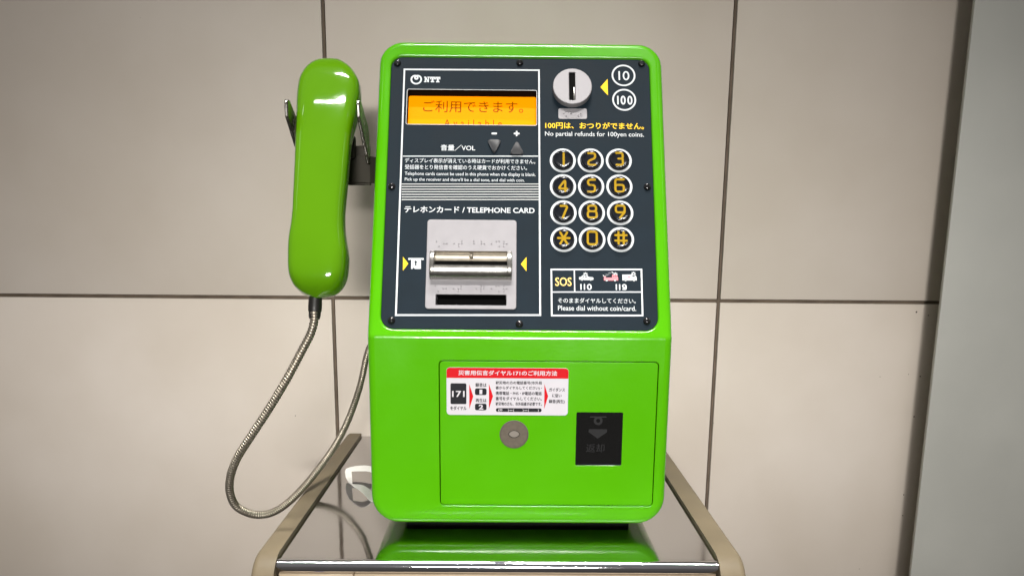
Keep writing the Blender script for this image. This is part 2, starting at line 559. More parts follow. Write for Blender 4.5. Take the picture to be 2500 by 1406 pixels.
def rounded(P, r, closed=False, seg=5):
    """polyline with its corners rounded"""
    out = []
    n = len(P)
    for i in range(n):
        p = Vector(P[i])
        if not closed and i in (0, n - 1):
            out.append(p)
            continue
        a = Vector(P[i - 1]) - p
        b = Vector(P[(i + 1) % n]) - p
        la, lb = a.length, b.length
        a.normalize()
        b.normalize()
        d = min(r, la * 0.48, lb * 0.48)
        p0, p1 = p + a * d, p + b * d
        for k in range(seg + 1):
            t = k / seg
            out.append(p0 * (1 - t) ** 2 + p * 2 * t * (1 - t) + p1 * t * t)
    return out


def stroke(bm, P, w, z, closed=False, mi=0, step=None, cap=True):
    """printed line of constant width with mitred bends and round ends"""
    P = [Vector(p) for p in P]
    if step:
        Q = []
        m_ = len(P) if closed else len(P) - 1
        for i in range(m_):
            a, b = P[i], P[(i + 1) % len(P)]
            k = max(1, int((b - a).length / step))
            Q += [a.lerp(b, t / k) for t in range(k)]
        if not closed:
            Q.append(P[-1])
        P = Q
    n = len(P)
    zf = z if callable(z) else (lambda x, y: z)
    Lf, Rt = [], []
    for i in range(n):
        if closed:
            d0, d1 = P[i] - P[i - 1], P[(i + 1) % n] - P[i]
        else:
            d0 = P[i] - P[max(i - 1, 0)] if i else P[1] - P[0]
            d1 = P[min(i + 1, n - 1)] - P[i] if i < n - 1 else d0
        d0, d1 = d0.normalized(), d1.normalized()
        nn = Vector((-d0.y - d1.y, d0.x + d1.x))
        if nn.length < 1e-6:
            nn = Vector((-d0.y, d0.x))
        nn.normalize()
        k = 1 / max(0.45, nn.dot(Vector((-d0.y, d0.x))))
        a, b = P[i] + nn * w / 2 * k, P[i] - nn * w / 2 * k
        Lf.append(bm.verts.new((a.x, a.y, zf(a.x, a.y))))
        Rt.append(bm.verts.new((b.x, b.y, zf(b.x, b.y))))
    for i in range(n if closed else n - 1):
        j = (i + 1) % n
        f = bm.faces.new((Rt[i], Rt[j], Lf[j], Lf[i]))
        f.material_index = mi
    if cap and not closed:
        for i, s in ((0, -1), (n - 1, 1)):
            d = ((P[1] - P[0]) if i == 0 else (P[-1] - P[-2])).normalized() * s
            nn = Vector((-d.y, d.x))
            st_, en = (Lf[i], Rt[i]) if s > 0 else (Rt[i], Lf[i])
            mid = []
            for k in range(1, 6):
                t = math.pi / 2 - math.pi * k / 6
                q = P[i] + d * w / 2 * math.cos(t) + nn * w / 2 * math.sin(t)
                mid.append(bm.verts.new((q.x, q.y, zf(q.x, q.y))))
            f = bm.faces.new([st_] + mid + [en])
            f.normal_update()
            if f.normal.z < 0:
                f.normal_flip()
            f.material_index = mi


def frame(bm, P, w, z, mi=0):
    stroke(bm, P, w, z, closed=True, mi=mi)


DG = None


def text(bm, s, box, z, bold=0.0, mi=0, spacing=1.0, flip=None):
    """lettering fitted into the box (x0, x1, y0, y1)"""
    cu = bpy.data.curves.new('lettering', 'FONT')
    cu.body = s
    cu.size = 1.0
    cu.offset = bold
    cu.space_character = spacing
    cu.resolution_u = 3
    cu.fill_mode = 'FRONT'
    o = bpy.data.objects.new('lettering', cu)
    C.objects.link(o)
    bpy.context.view_layer.update()
    dg = bpy.context.evaluated_depsgraph_get()
    me = bpy.data.meshes.new_from_object(o.evaluated_get(dg))
    bpy.data.objects.remove(o)
    bpy.data.curves.remove(cu)
    xs = [v.co.x for v in me.vertices]
    ys = [v.co.y for v in me.vertices]
    if not xs:
        return
    ax, bx, ay, by = min(xs), max(xs), min(ys), max(ys)
    x0, x1, y0, y1 = box
    kx, ky = (x1 - x0) / (bx - ax), (y1 - y0) / (by - ay)
    vs = [bm.verts.new((x0 + (v.co.x - ax) * kx, y0 + (v.co.y - ay) * ky, z)) for v in me.vertices]
    for p in me.polygons:
        try:
            f = bm.faces.new([vs[i] for i in p.vertices])
        except ValueError:
            continue
        f.normal_update()
        if f.normal.z < 0:
            f.normal_flip()
        f.material_index = mi
    bpy.data.meshes.remove(me)


def tube(bm, path, radii, seg=14, mi=0, caps=True):
    rings = []
    n = len(path)
    up = Vector((0, 1, 0))
    for i, p in enumerate(path):
        t = (path[min(i + 1, n - 1)] - path[max(i - 1, 0)]).normalized()
        a = up.cross(t)
        if a.length < 1e-4:
            a = Vector((1, 0, 0)).cross(t)
        a.normalize()
        b = t.cross(a)
        rings.append([bm.verts.new(p + (a * math.cos(2 * math.pi * k / seg) + b * math.sin(2 * math.pi * k / seg)) * radii[i]) for k in range(seg)])
    for a, b in zip(rings, rings[1:]):
        bridge(bm, a, b, mi)
    if caps:
        bm.faces.new(rings[0][::-1]).material_index = mi
        bm.faces.new(rings[-1]).material_index = mi


def catmull(P, per=24):
    P = [Vector(p) for p in P]
    Q = [P[0] * 2 - P[1]] + P + [P[-1] * 2 - P[-2]]
    out = []
    for i in range(1, len(Q) - 2):
        p0, p1, p2, p3 = Q[i - 1:i + 3]
        for k in range(per):
            t = k / per
            out.append(0.5 * ((2 * p1) + (p2 - p0) * t + (2 * p0 - 5 * p1 + 4 * p2 - p3) * t * t + (3 * p1 - p0 - 3 * p2 + p3) * t ** 3))
    out.append(P[-1])
    return out


def interp(tab, x):
    if x <= tab[0][0]:
        return tab[0][1]
    for (a, va), (b, vb) in zip(tab, tab[1:]):
        if x <= b:
            t = (x - a) / (b - a)
            t = t * t * (3 - 2 * t) if False else t
            return va + (vb - va) * t
    return tab[-1][1]


# ================================================================== the tiled wall and the cladding beside it
bm = bmesh.new()
JX, JZ, TW, TH, GAP = 0.0144, 0.2020, 0.5482, 0.60, 0.0050
gw = 0.0058
for i in range(-3, 4):
    for k in range(-2, 4):
        x0 = -0.2594 + TW * i + GAP / 2
        z0 = JZ + TH * k + GAP / 2
        dy = random.uniform(-0.0004, 0.0004)
        box3(bm, x0, x0 + TW - GAP, YW + dy, YW + 0.02, z0, z0 + TH - GAP, bevel=0.0011, mi=0, seg=2)
box3(bm, -0.2594 - 3 * TW, -0.2594 + 4 * TW, YW + 0.0045, YW + 0.05, JZ - 2 * TH, JZ + 4 * TH, mi=1)
for i in range(-3, 5):   # the pointing stands as a narrow bead in each joint
    xj = -0.2594 + TW * i
    box3(bm, xj - 0.0014, xj + 0.0014, YW + 0.0016, YW + 0.004, JZ - 2 * TH, JZ + 4 * TH, mi=1)
for k in range(-2, 5):
    zj = JZ + TH * k
    box3(bm, -0.2594 - 3 * TW, -0.2594 + 4 * TW, YW + 0.0019, YW + 0.004, zj - 0.0015, zj + 0.0015, mi=1)
for sx_, sz_, sr in ((0.573, 0.1885, 0.0013), (0.5905, 0.184, 0.0009), (0.571, 0.098, 0.0007), (0.5885, 0.095, 0.0011), (0.586, 0.035, 0.0012), (0.583, -0.085, 0.0012), (0.585, -0.118, 0.0011), (0.53, 0.094, 0.0006), (-0.32, 0.03, 0.0008)):
    fl = [(sx_ + sr * random.uniform(.6, 1.2) * math.cos(q * .785), sz_ + sr * random.uniform(.6, 1.2) * math.sin(q * .785)) for q in range(8)]
    vs = [bm.verts.new((x, YW - 0.0006, z)) for x, z in fl]
    bm.faces.new(vs).material_index = 2
tag(obj('tiled_wall', bm, ['tile', 'grout', 'speck'], smooth=30), 'wall of large beige tiles with brown joints behind the green telephone', 'wall')

bm = bmesh.new()
BF, BT = YW - 0.046, 0.006
box3(bm, 0.5812, 1.55, BF, BF + BT, -1.1, 1.7, bevel=0.0012)
box3(bm, 0.70, 1.5, BF + BT, YW - 0.001, -1.1, 1.7)
tag(obj('cladding_panel', bm, 'clad', smooth=30), 'flat grey-green cladding panel standing proud of the beige tiles', 'wall panel')

# ================================================================== the stand
SX0, SX1 = -0.2240, 0.1848
stand = thing('telephone_stand', 'steel-topped stand with khaki side mouldings under the green telephone', 'stand', (-0.018, 0.15, -0.95))
NR = 0.0064
NY = -0.0590
bm = bmesh.new()
box3(bm, SX0, SX1, NY, YW - 0.001, -0.0128, 0.0, bevel=0.0)
obj('steel_top', bm, 'steel', stand, flat=True)
bm = bmesh.new()
prof = [(NY - NR * math.sin(math.pi * k / 20) - 0.0002, -NR + NR * math.cos(math.pi * k / 20)) for k in range(21)]
a = [bm.verts.new((SX0 + 0.0004, y, z)) for y, z in prof]
b = [bm.verts.new((SX1 - 0.0004, y, z)) for y, z in prof]
for i in range(20):
    bm.faces.new((a[i], a[i + 1], b[i + 1], b[i]))
bm.faces.new(a[::-1])
bm.faces.new(b)
obj('front_trim', bm, 'chrome', stand, smooth=60)


def side_moulding(x0, x1):
    """board along the shelf with a rounded front shoulder running down to the floor"""
    bm = bmesh.new()
    R, yf, top = 0.030, NY - NR - 0.0125, 0.0042
    prof = [(YW - 0.001, top), (yf + R, top)]
    prof += [(yf + R - R * math.sin(math.pi / 2 * k / 10), top - R + R * math.cos(math.pi / 2 * k / 10)) for k in range(1, 11)]
    prof += [(yf, -0.95), (YW - 0.001, -0.95)]
    a = [bm.verts.new((x0, y, z)) for y, z in prof]
    b = [bm.verts.new((x1, y, z)) for y, z in prof]
    n = len(prof)
    fa = bm.faces.new(a)
    fb = bm.faces.new(b[::-1])
    for i in range(n):
        bm.faces.new((a[i], b[i], b[(i + 1) % n], a[(i + 1) % n]))
    bmesh.ops.recalc_face_normals(bm, faces=bm.faces)
    es = [e for f in (fa, fb) for e in f.edges]
    outer_face = fa if x0 < -0.1 else fb
    inner_face = fb if x0 < -0.1 else fa
    e1 = [e for e in outer_face.edges]
    bmesh.ops.bevel(bm, geom=e1, offset=0.0065, segments=5, affect='EDGES', profile=0.5)
    bm.faces.ensure_lookup_table()
    return bm


obj('side_moulding', side_moulding(-0.2462, SX0 - 0.0003), 'khaki', stand, smooth=35)
obj('side_moulding', side_moulding(SX1 + 0.0003, 0.2095), 'khaki', stand, smooth=35)
# cabinet front under the steel, with a gap between its two boards
bm = bmesh.new()
box3(bm, SX0 + 0.001, -0.1534 - 0.0005, NY - 0.0035, NY + 0.02, -0.94, -0.0132, bevel=0.0008)
box3(bm, -0.1534 + 0.0005, SX1 - 0.001, NY - 0.0035, NY + 0.02, -0.94, -0.0132, bevel=0.0008)
fp = obj('front_panel', bm, 'cabinet', stand, smooth=30)
bm = bmesh.new()
lathe(bm, [(0.0052, 0.0), (0.0052, 0.0004), (0.0, 0.0004)], 0, 0, 28)
bm.transform(Matrix.Translation((-0.1865, NY - 0.0036, -0.0205)) @ Matrix.Rotation(RAD(90), 4, 'X'))
obj('blue_sticker', bm, 'blue_ink', fp)

# ================================================================== the telephone
phone = thing('public_telephone', 'lime green public telephone with charcoal face and twelve round keys', 'telephone', (0, 0.13, 0.0))
S0 = -ZC * 1000  # face coordinate of the shelf
P_HOLE = (-134.2, 132.9, 7.6, 298.6, (13, 13, 12, 12))
D_HOLE = (-78.3, 134.1, 177.3 + S0, 30.7 + S0, 4.5)
D_HOLE = (D_HOLE[0], D_HOLE[1], D_HOLE[3], D_HOLE[2], D_HOLE[4])
bm, lasts = plate((-147.0, 146.6, 10.8 + S0, 318.0, (28, 28, 25, 25)),
                  [P_HOLE + (9.0, 2.6), D_HOLE + (9.0, 0.7)], thick=22, fo=7.5, seg=7)
outer_last = set(lasts[0])
BR = 13.0
BH = BR * ALPHA / 2
for k in range(9):
    s = -BH + 2 * BH * k / 8
    bmesh.ops.bisect_plane(bm, geom=bm.verts[:] + bm.edges[:] + bm.faces[:], dist=1e-5, plane_co=(0, s, 0), plane_no=(0, 1, 0))
for f in bm.faces:  # the bend itself is smooth
    if abs(f.calc_center_median().y) < BH:
        for e in f.edges:
            if abs(e.verts[0].co.z) < 1e-6 and abs(e.verts[1].co.z) < 1e-6 and abs(e.verts[0].co.y - e.verts[1].co.y) < 1e-6:
                e.smooth = True
back_edges = [e for e in bm.edges if e.is_boundary and all(abs(v.co.z + 22) < 1e-4 for v in e.verts)]
TB = math.tan(ALPHA / 2) * BR


def bend(x, s, d):
    if s <= -BH:
        y, z, ph = 0.0, ZC * 1000 + s + BH - TB, 0.0
    elif s >= BH:
        t = s - BH + TB
        y, z, ph = t * SA, ZC * 1000 + t * CA, ALPHA
    else:
        ph = (s + BH) / BR
        y = BR * (1 - math.cos(ph))
        z = ZC * 1000 - TB + BR * math.sin(ph)
    return (x / 1000, (y + d * math.cos(ph)) / 1000, (z - d * math.sin(ph)) / 1000)


for v in bm.verts:
    v.co = bend(v.co.x, v.co.y, -v.co.z)
ext = bmesh.ops.extrude_edge_only(bm, edges=back_edges)
nv = [g for g in ext['geom'] if isinstance(g, bmesh.types.BMVert)]
for v in nv:
    v.co.y = 0.262
ne = [g for g in ext['geom'] if isinstance(g, bmesh.types.BMEdge) and all(v.co.y > 0.2619 for v in g.verts)]
bmesh.ops.contextual_create(bm, geom=ne)
bmesh.ops.recalc_face_normals(bm, faces=bm.faces)
housing = obj('housing', bm, 'green', phone, smooth=25)

bm = bmesh.new()
box3(bm, -0.118, 0.118, 0.040, 0.25, 0.0002, 0.0125, bevel=0.002)
obj('base', bm, 'base', phone)

# ---- charcoal face plate
FW = -1.6  # its surface lies a little below the rim
DH = (G['disp'][0] + 0.2, G['disp'][1] + 0.3, G['disp'][2] + 0.6, G['disp'][3] - 0.4, 1.8)
CP = (-92.1, -3.9, 27.7, 119.3)
bm, _ = plate((P_HOLE[0] + 0.15, P_HOLE[1] - 0.15, P_HOLE[2] + 0.15, P_HOLE[3] - 0.15, (12.8, 12.8, 11.8, 11.8)),
              [DH + (14.0, 0.35), (CP[0] + 2, CP[1] - 2, CP[2] + 2, CP[3] - 2, 3, 3.0)],
              thick=3.0, fo=0.4, fh=0.3, seg=3, top=FW)
for f in bm.faces:   # the inside of the display opening is black
    c_ = f.calc_center_median()
    if DH[0] - 1 < c_.x < DH[1] + 1 and DH[2] - 1 < c_.y < DH[3] + 1 and c_.z < FW - 0.5:
        f.material_index = 1
face = obj('face_plate', bm, ['charcoal', 'recess'], phone, MP, smooth=25)
PZ = FW + 0.12


def printed(name, fn, mats='white_ink', parent=None):
    bm = bmesh.new()
    fn(bm)
    return obj(name, bm, mats, parent or face, MP, flat=True)


printed('printed_border', lambda b: (frame(b, G['main_TL'], 1.7, PZ),
                                      stroke(b, G['div'], 1.1, PZ + 0.03, cap=False)))


def stripes(b):
    l0, r0, l1, r1 = [Vector(p) for p in G['stripes']]
    for k in range(7):
        t = k / 6
        stroke(b, [l0.lerp(l1, t), r0.lerp(r1, t)], 0.95, PZ + 0.03, cap=False)


printed('printed_stripes', stripes, 'grey_ink')


def emblem(b):
    x0, x1, y0, y1 = G['logo']
    cx, top, H, Wd = (x0 + x1) / 2, y1 - 1.0, (y1 - y0) - 1.9, (x1 - x0) - 1.6
    P = []
    A_, B_ = 0.80, 0.34     # one continuous line that loops through itself at the top
    n = 72
    for k in range(n):
        t = 2 * math.pi * k / n + math.pi
        r = B_ + A_ * math.cos(t)
        P.append((r * math.sin(t), -r * math.cos(t)))
    mx = max(abs(p[0]) for p in P)
    mn = min(p[1] for p in P)
    mxy = max(p[1] for p in P)
    P = [(cx + p[0] / mx * Wd / 2, top + (p[1] - mxy) / (mxy - mn) * H) for p in P]
    # outer and inner loop lie one over the other, so the line climbs a hair along its length
    zz = {}
    half = [(i, p) for i, p in enumerate(P)]
    stroke(b, P[:n // 2 + 1], 1.75, PZ, cap=False)
    stroke(b, P[n // 2:] + P[:1], 1.75, PZ + 0.05, cap=False)


printed('emblem', emblem)


def slab(b):
    """heavy slab-serif capitals"""
    x0, x1, y0, y1 = G['ntt']
    h = y1 - y0
    t = 0.24 * h

    def rect(a, bb, c, d, z):
        flat_poly(b, [(a, c), (bb, c), (bb, d), (a, d)], z)
    w1 = 5.9
    a = x0
    rect(a + 0.75, a + 1.95, y0 + t * .8, y1 - t * .8, PZ)
    rect(a + 4.05, a + 5.1, y0 + t * 0.2, y1 - t * .8, PZ)
    flat_poly(b, [(a + 0.6, y1), (a + 2.1, y1), (a + 5.1, y0), (a + 3.7, y0)], PZ + 0.03)
    rect(a, a + 1.9, y1 - t * .8, y1, PZ + 0.06)
    rect(a, a + 2.6, y0, y0 + t * .8, PZ + 0.06)
    rect(a + 3.4, a + w1, y1 - t * .8, y1, PZ + 0.06)
    for a in (x0 + 6.2, x0 + 11.6):
        wd = 5.15
        m_ = a + wd / 2
        rect(m_ - 0.95, m_ + 0.95, y0, y1, PZ)
        rect(a, a + wd, y1 - t, y1, PZ + 0.03)
        rect(a, a + 1.1, y1 - 2.3 * t * 0.85, y1 - t, PZ)
        rect(a + wd - 1.1, a + wd, y1 - 2.3 * t * 0.85, y1 - t, PZ)
        rect(m_ - 1.8, m_ + 1.8, y0, y0 + t * 0.9, PZ + 0.03)


printed('printed_text', slab)


def T(s, key, ink='white_ink', bold=0.0, spacing=1.0):
    printed('printed_text', lambda b: text(b, s, G[key] if isinstance(key, str) else key, PZ, bold, 0, spacing), ink)


T('音量／VOL', 'vol', bold=0.012)
T('ディスプレイ表示が消えている時はカードが利用できません。', 'j1', bold=0.008)
T('受話器をとり発信音を確認のうえ硬貨でおかけください。', 'j2', bold=0.008)
T('Telephone cards cannot be used in this phone when the display is blank.', 'e1', bold=0.006)
T("Pick up the receiver and there'll be a dial tone, and dial with coin.", 'e2', bold=0.006)
T('テレホンカード / TELEPHONE CARD', 'tel', bold=0.018)
T('100円は、おつりがでません。', 'yj', 'yellow_ink', bold=0.018)
T('No partial refunds for 100yen coins.', 'ye', bold=0.008)
T('SOS', 'sos', 'amber_ink', bold=0.012)
T('そのままダイヤルしてください。', 'sj', bold=0.006)
T('Please dial without coin/card.', 'se', bold=0.006)


def digits_bars(b, box, s, w):
    """round-ended numerals: plain bars for ones, loops for noughts"""
    x0, x1, y0, y1 = box
    wid = {'1': 0.42, '0': 1.0, '9': 1.0}
    tot = sum(wid[c] for c in s) + 0.30 * (len(s) - 1)
    k = (x1 - x0) / tot
    x = x0
    for c in s:
        a, e = x, x + wid[c] * k
        cx = (a + e) / 2
        if c == '1':
            stroke(b, [(cx, y0 + w / 2), (cx, y1 - w / 2)], w, PZ)
        else:
            hw = (e - a) / 2 - w / 2
            if c == '0':
                cyy, hh = (y0 + y1) / 2, (y1 - y0) / 2 - w / 2
                stroke(b, [(cx + hw * math.cos(t / 24 * 2 * math.pi), cyy + hh * math.sin(t / 24 * 2 * math.pi)) for t in range(24)], w, PZ, closed=True)
            else:
                hh = (y1 - y0) * 0.31 - w / 2 + 0.2
                cyy = y1 - w / 2 - hh
                stroke(b, [(cx + hw * math.cos(t / 24 * 2 * math.pi), cyy + hh * math.sin(t / 24 * 2 * math.pi)) for t in range(24)], w, PZ, closed=True)
                stroke(b, rounded([(cx + hw, cyy), (cx + hw, y0 + w / 2), (cx - hw * 0.9, y0 + w / 2 + 0.4)], 2.0), w, PZ + 0.04)
        x = e + 0.30 * k


printed('printed_text', lambda b: digits_bars(b, G['t110'], '110', 1.25))
printed('printed_text', lambda b: digits_bars(b, G['t119'], '119', 1.25))


def coin_mark(b, ringbox, tbox, s):
    x0, x1, y0, y1 = ringbox
    r = (x1 - x0 + y1 - y0) / 4
    annulus(b, (x0 + x1) / 2, (y0 + y1) / 2, r - 1.75, r, PZ)
    digits_bars(b, tbox, s, 1.6)


printed('coin_symbol', lambda b: coin_mark(b, G['r10'], G['t10'], '10'))
printed('coin_symbol', lambda b: coin_mark(b, G['r100'], G['t100'], '100'))
for key in ('ytri1', 'ytri2', 'ytri3'):
    printed('printed_arrow', lambda b: flat_poly(b, G[key], PZ), 'yellow_ink')


def card_icon(b):
    flat_poly(b, G['cardicon'], PZ, 0)
    flat_poly(b, G['cardarrow'], PZ + 0.05, 1)


printed('card_symbol', card_icon, ['white_ink', 'charcoal'])


def sos_box(b):
    frame(b, G['sosbox'], 1.6, PZ)
    stroke(b, G['sosdiv'][:2], 1.2, PZ + 0.03, cap=False)
    stroke(b, G['sosdiv'][2:], 1.2, PZ + 0.03, cap=False)


printed('printed_border', sos_box)


def fit(P, box):
    x0, x1, y0, y1 = box
    return [(x0 + x * (x1 - x0), y0 + y * (y1 - y0)) for x, y in P]


def lampflash(b, cx, cy_, mi=0):
    for a in (0, 45, 90, 135, 180):
        d = Vector((math.cos(RAD(a)), math.sin(RAD(a))))
        p = Vector((cx, cy_))
        stroke(b, [p + d * 0.9, p + d * 2.0], 0.75, PZ, mi=mi, cap=True)


def wheel(b, cx, cy_, r, z):
    disc(b, cx, cy_, r + 0.32, z, mi=1)
    disc(b, cx, cy_, r, z + 0.04, mi=0)
    disc(b, cx, cy_, r * 0.4, z + 0.08, mi=1)


def police_car(b):
    bx = G['car']
    flat_poly(b, fit([(0, .35), (.02, .68), (.13, .70), (.25, 1), (.56, 1), (.68, .72), (.95, .66), (1, .5), (.98, .18), (.9, .12), (.08, .14)], bx), PZ, 0)
    flat_poly(b, fit([(.22, .68), (.27, .86), (.35, .86), (.35, .68)], bx), PZ + .04, 1)
    flat_poly(b, fit([(.40, .68), (.40, .86), (.53, .86), (.60, .68)], bx), PZ + .04, 1)
    for fx in (.21, .80):
        q = fit([(fx, .2)], bx)[0]
        wheel(b, q[0], q[1], 1.05, PZ + .08)
    lampflash(b, bx[0] + 6.5, bx[3] + 0.9)


def fire_engine(b):
    bx = G['fire']
    flat_poly(b, fit([(0, .12), (0, .68), (.12, .72), (.14, .55), (.58, .55), (.58, .92), (.64, 1), (.90, 1), (1, .58), (1, .12)], bx), PZ, 2)
    flat_poly(b, fit([(.66, .68), (.66, .82), (.74, .82), (.74, .68)], bx), PZ + .04, 1)
    flat_poly(b, fit([(.80, .68), (.80, .82), (.88, .82), (.91, .68)], bx), PZ + .04, 1)
    for fx in (.19, .78):
        q = fit([(fx, .14)], bx)[0]
        wheel(b, q[0], q[1], 1.05, PZ + .08)
    lad = [Vector(p) for p in G['ladder']]
    flat_poly(b, [tuple(p) for p in lad], PZ + .16, 0)
    c = sum(lad, Vector((0, 0))) / 4
    flat_poly(b, [tuple(c + (p - c) * 0.62 * 1.0) if False else tuple(c + Vector(((p - c).x * .88, (p - c).y * .78))) for p in lad], PZ + .20, 1)
    lampflash(b, bx[0] + 11.3, bx[3] + 0.1)


def ambulance(b):
    bx = G['amb']
    flat_poly(b, fit([(0, .12), (0, .96), (.78, 1), (.90, .92), (1, .6), (1, .12)], bx), PZ, 0)
    flat_poly(b, fit([(.70, .66), (.70, .86), (.84, .86), (.90, .66)], bx), PZ + .04, 1)
    flat_poly(b, fit([(.43, .45), (.43, .78), (.51, .78), (.51, .45)], bx), PZ + .04, 2)
    flat_poly(b, fit([(.36, .56), (.36, .68), (.58, .68), (.58, .56)], bx), PZ + .07, 2)
    for fx in (.22, .80):
        q = fit([(fx, .14)], bx)[0]
        wheel(b, q[0], q[1], 1.05, PZ + .10)
    lampflash(b, bx[0] + 11.0, bx[3] + 0.7)


for nm, fn in (('police_car_symbol', police_car), ('fire_engine_symbol', fire_engine), ('ambulance_symbol', ambulance)):
    printed(nm, fn, ['white_ink', 'charcoal', 'pink_ink'])

# ---- amber display, sunk in its opening
SW = FW - 12.3
bm = bmesh.new()
x0, x1, y0, y1 = DH[:4]
stroke(bm, rr(x0 - 0.15, x1 + 0.15, y0 - 0.15, y1 + 0.15, 2.0, seg=5), 0.62, PZ, closed=True)
disp = obj('display', bm, 'grey_ink', phone, MP, flat=True)
bm = bmesh.new()
flat_poly(bm, [(x0 - 4, y0 - 6), (x1 + 4, y0 - 6), (x1 + 4, y1 + 2), (x0 - 4, y1 + 2)], SW)
obj('screen', bm, 'screen', disp, MP, flat=True)
bm = bmesh.new()
tb = G['disp_text']
text(bm, 'ご利用できます。', tb, SW + 0.12, 0.004)
text(bm, 'Available', G['avail'], SW + 0.12, 0.002, spacing=1.7)
obj('lettering', bm, 'lcd_ink', disp, MP, flat=True)

# ---- volume buttons
def tri_button(box, up):
    x0, x1, y0, y1 = box
    y0 -= 0.2
    P = [(x0, y0), (x1, y0), ((x0 + x1) / 2, y1)] if up else [(x0, y1), ((x0 + x1) / 2, y0), (x1, y1)]
    Q = [tuple(p) for p in rounded(P, 3.6, closed=True, seg=5)]
    bm = bmesh.new()
    thick_poly(bm, Q, FW, FW + 2.2, bevel=1.2)
    return bm


sh = lambda b, d: (b[0], b[1], b[2] + d, b[3] + d)
obj('volume_button', tri_button(G['vdown'], False), 'button', phone, MP)
obj('volume_button', tri_button(G['vup'], True), 'button', phone, MP)


def signs(b):
    x0, x1, y0, y1 = G['minus']
    stroke(b, [(x0 + 1.2, (y0 + y1) / 2), (x1 - 1.2, (y0 + y1) / 2)], 2.1, PZ)
    x0, x1, y0, y1 = G['plus']
    cx, cyy = (x0 + x1) / 2, (y0 + y1) / 2
    stroke(b, [(x0 + 0.9, cyy), (x1 - 0.9, cyy)], 1.8, PZ)
    stroke(b, [(cx, y0 + 0.9), (cx, y1 - 0.9)], 1.8, PZ + 0.03)


printed('printed_text', signs)

# ---- twelve keys
DISH = [(r / 2, 3.4 + 0.72 * (r / 16.8) ** 8) for r in range(0, 17)] + [(8.4, 4.12), (9.2, 4.0)]
GLYPH = {
    '1': [([(.5, 0), (.5, 1)], 0)],
    '2': [([(0, 1), (1, 1), (1, .58), (0, .34), (0, 0), (1, 0)], 0)],
    '3': [([(0, 1), (1, 1), (1, .53), (.30, .53)], 0), ([(.62, .53), (1, .50), (1, 0), (0, 0)], 0)],
    '4': [([(.80, 0), (.80, 1), (0, .24), (1, .24)], 0)],
    '5': [([(1, 1), (.05, 1), (.05, .56), (1, .56), (1, 0), (0, 0)], 0)],
    '6': [([(1, 1), (0, 1), (0, .5)], 0), ([(0, 0), (1, 0), (1, .56), (0, .56)], 1)],
    '7': [([(0, 1), (1, 1), (.28, 0)], 0)],
    '8': [([(.05, .53), (.05, 1), (.95, 1), (.95, .53)], 1), ([(0, 0), (0, .53), (1, .53), (1, 0)], 1)],
    '9': [([(0, .44), (0, 1), (1, 1), (1, .44)], 1), ([(1, .62), (1, .46), (.45, 0)], 0)],
    '0': [([(0, 0), (1, 0), (1, 1), (0, 1)], 1)],
    '*': [([(0, .5), (1, .5)], 0), ([(.2, 0), (.8, 1)], 0), ([(.2, 1), (.8, 0)], 0)],
    '#': [([(.28, 0), (.28, 1)], 0), ([(.74, 0), (.74, 1)], 0), ([(0, .74), (1, .74)], 0), ([(0, .27), (1, .27)], 0)],
}
for ch, (kx, ky) in zip('123456789*0#', G['keys']):
    bm = bmesh.new()
    lathe(bm, [(10.7, FW), (10.7, FW + 0.9), (10.45, FW + 1.35), (10.0, FW + 1.6), (9.9, FW + 2.6), (9.7, FW + 3.4), (9.2, FW + 4.0), (8.4, FW + 4.12),
               (8.0, FW + 3.885), (7.5, FW + 3.69), (7.0, FW + 3.567), (6.4, FW + 3.482), (5.6, FW + 3.428), (4, FW + 3.402), (0, FW + 3.4)], kx, ky, 48)
    key = obj('key', bm, 'key', phone, MP, smooth=50)
    bm = bmesh.new()
    annulus(bm, kx, ky, 10.75, 13.1, PZ)
    obj('ring', bm, 'white_ink', key, MP, flat=True)
    bm = bmesh.new()
    x0, x1, y0, y1 = G['digits'][ch]
    w = 2.15
    if ch == '1':
        x0, x1 = x0 - .3, x1 + .3
    bx = (x0 + w / 2, x1 - w / 2, y0 + w / 2, y1 - w / 2)
    for n_, (path, closed) in enumerate(GLYPH[ch]):
        zf = (lambda o: lambda x, y: FW + o + interp(DISH, math.hypot(x - kx, y - ky)))(0.14 + 0.04 * n_)
        stroke(bm, rounded(fit(path, bx), 2.6, bool(closed)), w, zf, bool(closed), step=1.2)
    if ch == '5':
        lathe(bm, [(0.8, FW + 3.6), (0.7, FW + 4.0), (0.4, FW + 4.2), (0, FW + 4.25)], kx - 0.2, ky + 0.2, 10)
    obj('numeral', bm, 'gold_ink', key, MP, flat=True)

# ---- coin slot
cxx, cyy, cr_ = 52.3, 263.0, 20.0
HC = 7.0
bm, _ = plate((cxx - cr_, cxx + cr_, cyy - cr_, cyy + cr_, cr_ - 0.01), [(48.9, 55.2, 247.2, 278.6, 0.9, 6.8, 0.5)],
              thick=HC - FW + 0.4, fo=0.7, seg=4, top=FW + HC)
coin = obj('coin_slot', bm, 'silver', phone, MP, smooth=30)
bm = bmesh.new()
flat_poly(bm, [(47, 246), (57, 246), (57, 280), (47, 280)], FW + HC - 1.3)  # black sheet just under the face stands in for the slot's shaded depth
obj('slot_shade_sheet', bm, 'recess', coin, MP, flat=True)
bm = bmesh.new()
box3(bm, 53.3, 54.9, 247.6, 262, FW + HC - 1.2, FW + HC - 0.3, bevel=0.25)
obj('coin_gate', bm, 'satin', coin, MP)
x0, x1, y0, y1 = G['cbr']
bm, _ = plate((x0, x1, y0, y1, 2.0), [], thick=0.5, fo=0.2, seg=2, top=FW + 0.5)
